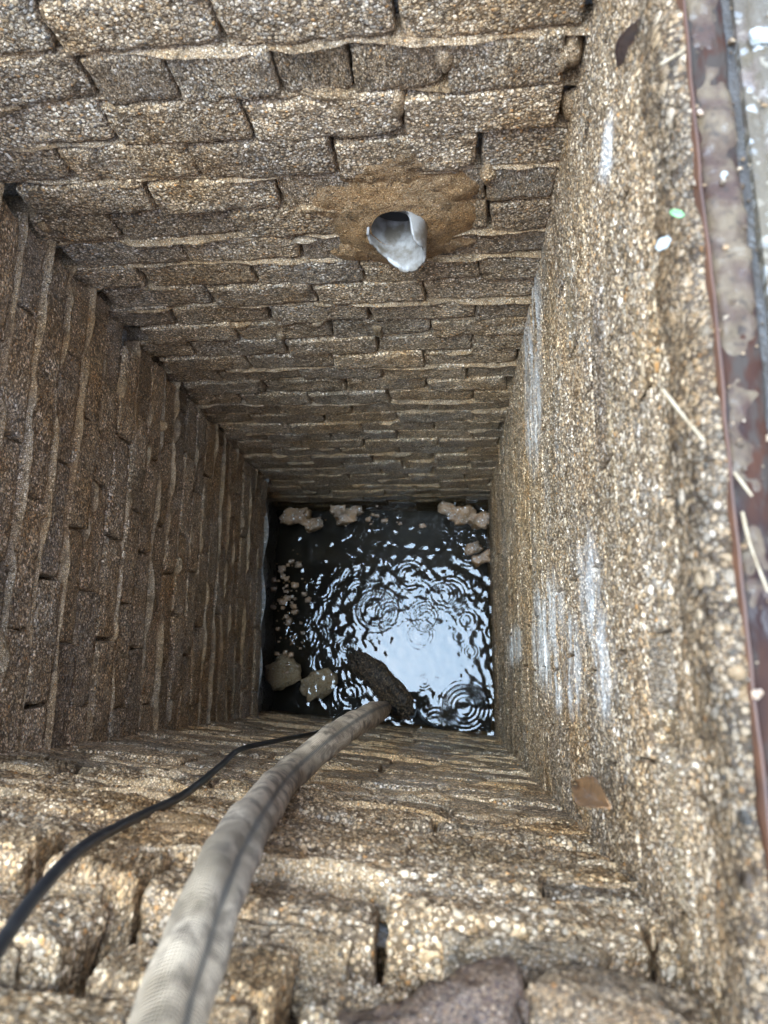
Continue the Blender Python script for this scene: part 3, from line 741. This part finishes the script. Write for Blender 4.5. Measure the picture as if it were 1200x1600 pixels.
def fpart(name, prof, mat, y0=-.4, y1=.9, n=220, wob=.0006):
    ys = np.linspace(y0, y1, n); V = []
    wx = wob * vn1(ys, .06, 31) * 2 + wob * vn1(ys, .015, 32); wz = wob * vn1(ys, .05, 33) * 2
    for i, yv in enumerate(ys):
        for (x, z) in prof: V.append((x + wx[i], yv, z + wz[i]))
    o = mesh_obj(name, V, grid_faces(n, len(prof)), mat, fr_); o.matrix_parent_inverse = inv
    return o
fpart('upright_edge', [(.1535, ZG - .03), (.1535, ZG + .0015), (.1545, ZG + .0028), (.1555, ZG + .0015), (.1556, ZG - .008)], m_rust)
fpart('flange', [(.1557, ZG - .006), (.158, ZG - .0045), (.164, ZG - .004), (.170, ZG - .0035), (.1785, ZG - .003), (.180, ZG - .005), (.180, ZG - .05)], m_st, wob=.0009)
m_grime, nt, b = newmat('wet_grime')
v = coords(nt, False); n1 = noise(nt, v, 45, 5); n2 = noise(nt, v, 160, 4)
c = mix(nt, ramp(nt, n1, [(.4, 0.0), (.62, 1.0)]), (.115, .078, .045), (.055, .03, .02)); c = mix(nt, ramp(nt, n2, [(.55, 0.0), (.7, .8)]), c, (.035, .024, .018))
L(nt, c, b.inputs['Base Color']); L(nt, ramp(nt, n2, [(.38, .2), (.52, .65)]), b.inputs['Roughness']); b.inputs['Specular IOR Level'].default_value = .2
bp = N(nt, 'ShaderNodeBump'); bp.inputs['Strength'].default_value = .6; bp.inputs['Distance'].default_value = .002
L(nt, n2, bp.inputs['Height']); L(nt, bp.outputs[0], b.inputs['Normal'])
gr = sheet('grime_layer', .1565, .1795, -.35, .85, lambda p, t: ZG - .0058 + .0055 * vn(p, .035, 51) + .003 * vn(p, .012, 52) + .0014 * vn(p, .005, 53) + .0045 * sstep(-.05, .25, p[:, 1]) - .004 * (2 * t - 1) ** 4, 18, 420, m_grime, parent=fr_)
gr.matrix_parent_inverse = inv
pav = sheet('pavement', .190, .42, -.5, 1.0, lambda p, t: ZG + .004 - .03 * np.clip(1 - t / .035, 0, 1) ** 2 + (.0035 * vn(p, .03, 11) + .002 * vn(p, .009, 12)) * np.clip(t * 20, 0, 1), 60, 340, m_con,
            xf=lambda X, Y: (.0025 * n2d(X, Y, .06, 15) + .001 * n2d(X, Y, .012, 16)) * (1 - X), kind='structure')
# dark silt sheet standing in for shade in the gap between flange and pavement
m_gap_shade = mortar('gap_shade_silt', (.04, .028, .018), (.02, .014, .01), (.5, .8), 300, .8, pale=.02)
sheet('gap_shade_strip', .179, .195, -.5, 1.0, lambda p, t: ZG - .007 + .002 * vn(p, .02, 21), 6, 200, m_gap_shade, kind='structure')

# wet grit strewn over the rim: too many to count
rg = random.Random(77); Vg, Fg = [], []
M_GRIT = aggregate('rim_grit', tint=(.40, .38, .36), grain=120, amount=.9, var=.2, bump=.3, rough=(.25, .5))
for k in range(420):
    x = rg.choice((rg.uniform(.192, .30), rg.uniform(.192, .24), rg.uniform(.144, .18), rg.uniform(.179, .19))); y = rg.uniform(-.25, .62); sz = .0007 + .0026 * rg.random() ** 3
    zz = ZG + (.005 if x > .191 else -.004 if x > .179 else .0)
    v0, f0 = cube_grid(2, 2, 2); dd = v0 / np.linalg.norm(v0, axis=1, keepdims=True)
    dd = (dd * .4 + .6 * v0 * .75) * (1 + .5 * vn(dd + k, .7, k))[:, None] * np.array([sz, sz * rg.uniform(.6, 1.2), sz * .6])
    bs = len(Vg); Vg += [tuple(x_) for x_ in (dd + np.array([x, y, zz]))]; Fg += [tuple(i + bs for i in f) for f in f0]
mesh_obj('grit', Vg, Fg, M_GRIT, smooth=False, label='wet grit strewn along the right rim and pavement', cat='grit', kind='stuff')

# loose stones on the broken near corner
m_vio = aggregate('purplish_stone', tint=(.27, .235, .21), grain=420, amount=.25, var=.6, bump=.6, cement=(.26, .19, .16), rough=(.4, .7))
m_gry = aggregate('grey_stone', tint=(.30, .28, .26), grain=360, amount=.35, var=.6, bump=.7, cement=(.26, .215, .155), rough=(.4, .7))
def slab(px, py, z, size, rz, seed, mat, label, tilt=(0, 0)):
    v, f = lump_verts(size, .0028, seed, rad=.003, big=.009, mid=.003, fine=.0016, chip=.022)
    v[:, 1] -= size[1] / 2
    o = mesh_obj('loose_stone', v, f, mat, label=label, cat='stone'); q = on_z(px, py, z)
    o.location = tuple(q); o.rotation_euler = (tilt[0], tilt[1], rz); return o
slab(690, 1640, -.462, (.10, .06, .022), .30, 91, m_vio, 'purplish broken stone on the near edge right of the hose', (.22, .05))
slab(950, 1630, -.462, (.095, .06, .022), -.16, 97, m_gry, 'grey flat broken stone on the near edge by the right corner', (.2, -.06))

# ================================================================== LEAVES, STRAWS AND CHIPS
def flat_mat(name, c1, c2, rough=.5):
    m, nt, b = newmat(name); v = coords(nt, False); n1 = noise(nt, v, 120, 3)
    L(nt, mix(nt, ramp(nt, n1, [(.35, 0.0), (.65, 1.0)]), c1, c2), b.inputs['Base Color']); b.inputs['Roughness'].default_value = rough
    return m
M_DLEAF = flat_mat('dark_leaf', (.055, .030, .026), (.10, .055, .04), .3)
M_BLEAF = flat_mat('brown_leaf', (.30, .145, .055), (.16, .08, .035), .4)
M_GLEAF = flat_mat('green_leaf', (.12, .27, .09), (.17, .32, .12))
M_STRAW = flat_mat('straw', (.34, .25, .15), (.24, .16, .08))
M_CHIP = flat_mat('white_chip', (.34, .34, .31), (.27, .25, .21))
def leaf(px_a, px_b, wid, place, mat, label, cat='leaf', name='leaf', curl=.25, seed=1, blunt=.0):
    A, B = place(*px_a), place(*px_b); ax = B - A; ln = np.linalg.norm(ax); ax /= ln
    nr_ = -(A + B) / 2; nr_ -= np.dot(nr_, ax) * ax; nr_ /= np.linalg.norm(nr_); sd_ = np.cross(ax, nr_)
    nu, nv = 18, 9; V = []
    mid = (A + B) / 2
    for i in range(nu):
        t = i / (nu - 1); w = wid * max(blunt, math.sin(math.pi * min(1, t * .92 + .04)) ** .7) * (1 + .07 * math.sin(t * 9 + seed))
        for j in range(nv):
            s_ = j / (nv - 1) * 2 - 1
            h = .002 + curl * wid * (s_ * s_ * .8 + .25 * math.sin(t * 5 + seed)) - .0006 * (abs(s_) < .1)
            V.append(A + ax * ln * t + sd_ * s_ * w + nr_ * h - mid)
    o = mesh_obj(name, V, grid_faces(nu, nv), mat, label=label, cat=cat); o.location = tuple(mid)
    md = o.modifiers.new('thickness', 'SOLIDIFY'); md.thickness = .0006
    return o
wall_r = lambda x, y: on_x(x, y, XR - .003)
rim = lambda x, y: on_z(x, y, ZG + .002)
leaf((1012, 22), (974, 98), .0115, wall_r, M_DLEAF, 'dark purplish dead leaf stuck at the top of the right wall', seed=2, blunt=.35)
leaf((904, 1228), (960, 1266), .013, lambda x, y: on_x(x, y, XR - .032), M_BLEAF, 'curled orange brown leaf caught in the near right corner', seed=4, curl=.5)
leaf((1047, 330), (1069, 337), .0022, rim, M_GLEAF, 'tiny bright green leaf by the rusty edge', seed=1, curl=.1)
leaf((1024, 392), (1043, 374), .0032, rim, M_CHIP, 'small pale chip lying on the crust left of the rusty edge', 'chip', 'chip', .1, 3, .6)
def straw(pts, r, place, label, mat=M_STRAW):
    tube('straw', spline([place(*p) for p in pts], 24), lambda l, a: (r * .8 * (1 + .2 * math.sin(l * 200) - 6 * l), 1), 8, mat, label=label, cat='straw')
rimh = lambda x, y: on_z(x, y, ZG + .006)
straw([(1035, 608), (1068, 650), (1101, 690)], .0013, rimh, 'pale straw lying slantwise across the rim halfway down')
straw([(1031, 101), (1050, 90), (1069, 78)], .0010, rimh, 'short pale straw near the top of the rim beside the dark leaf')
straw([(1020, 690), (1055, 676), (1083, 670)], .0008, wall_r, 'thin brownish straw beneath the slanting pale one')
straw([(1147, 738), (1160, 755), (1175, 775)], .0010, rimh, 'short straw on the steel edging right of the slanting one')
straw([(1160, 800), (1172, 850), (1200, 925)], .0011, rimh, 'long orange straw on the steel edging at the right border', M_STRAW)
for k, (px, py, s_, lb, mt) in enumerate([(1186, 62, .0062, 'square cream pebble on the pavement at the top right', M_CHIP), (1136, 265, .0022, 'tiny white pebble in the dark gap of the rim', M_CHIP), (1098, 167, .0024, 'small orange pebble on the steel edging near its top', M_OCHRE),
                                          (1125, 510, .002, 'small orange grit on the steel edging above the slanting straw', M_OCHRE), (1180, 1085, .0026, 'orange pebble against the steel edging below the long straw', M_OCHRE)]):
    q = on_z(px, py, ZG + .004); stone('pebble', (q[0], q[1], ZG + (.006 if px > 1165 else -.001)), (s_, s_ * .75, s_ * .5), 140 + k, mt, (0, 0, k), 8, .5, label=lb, cat='pebble')
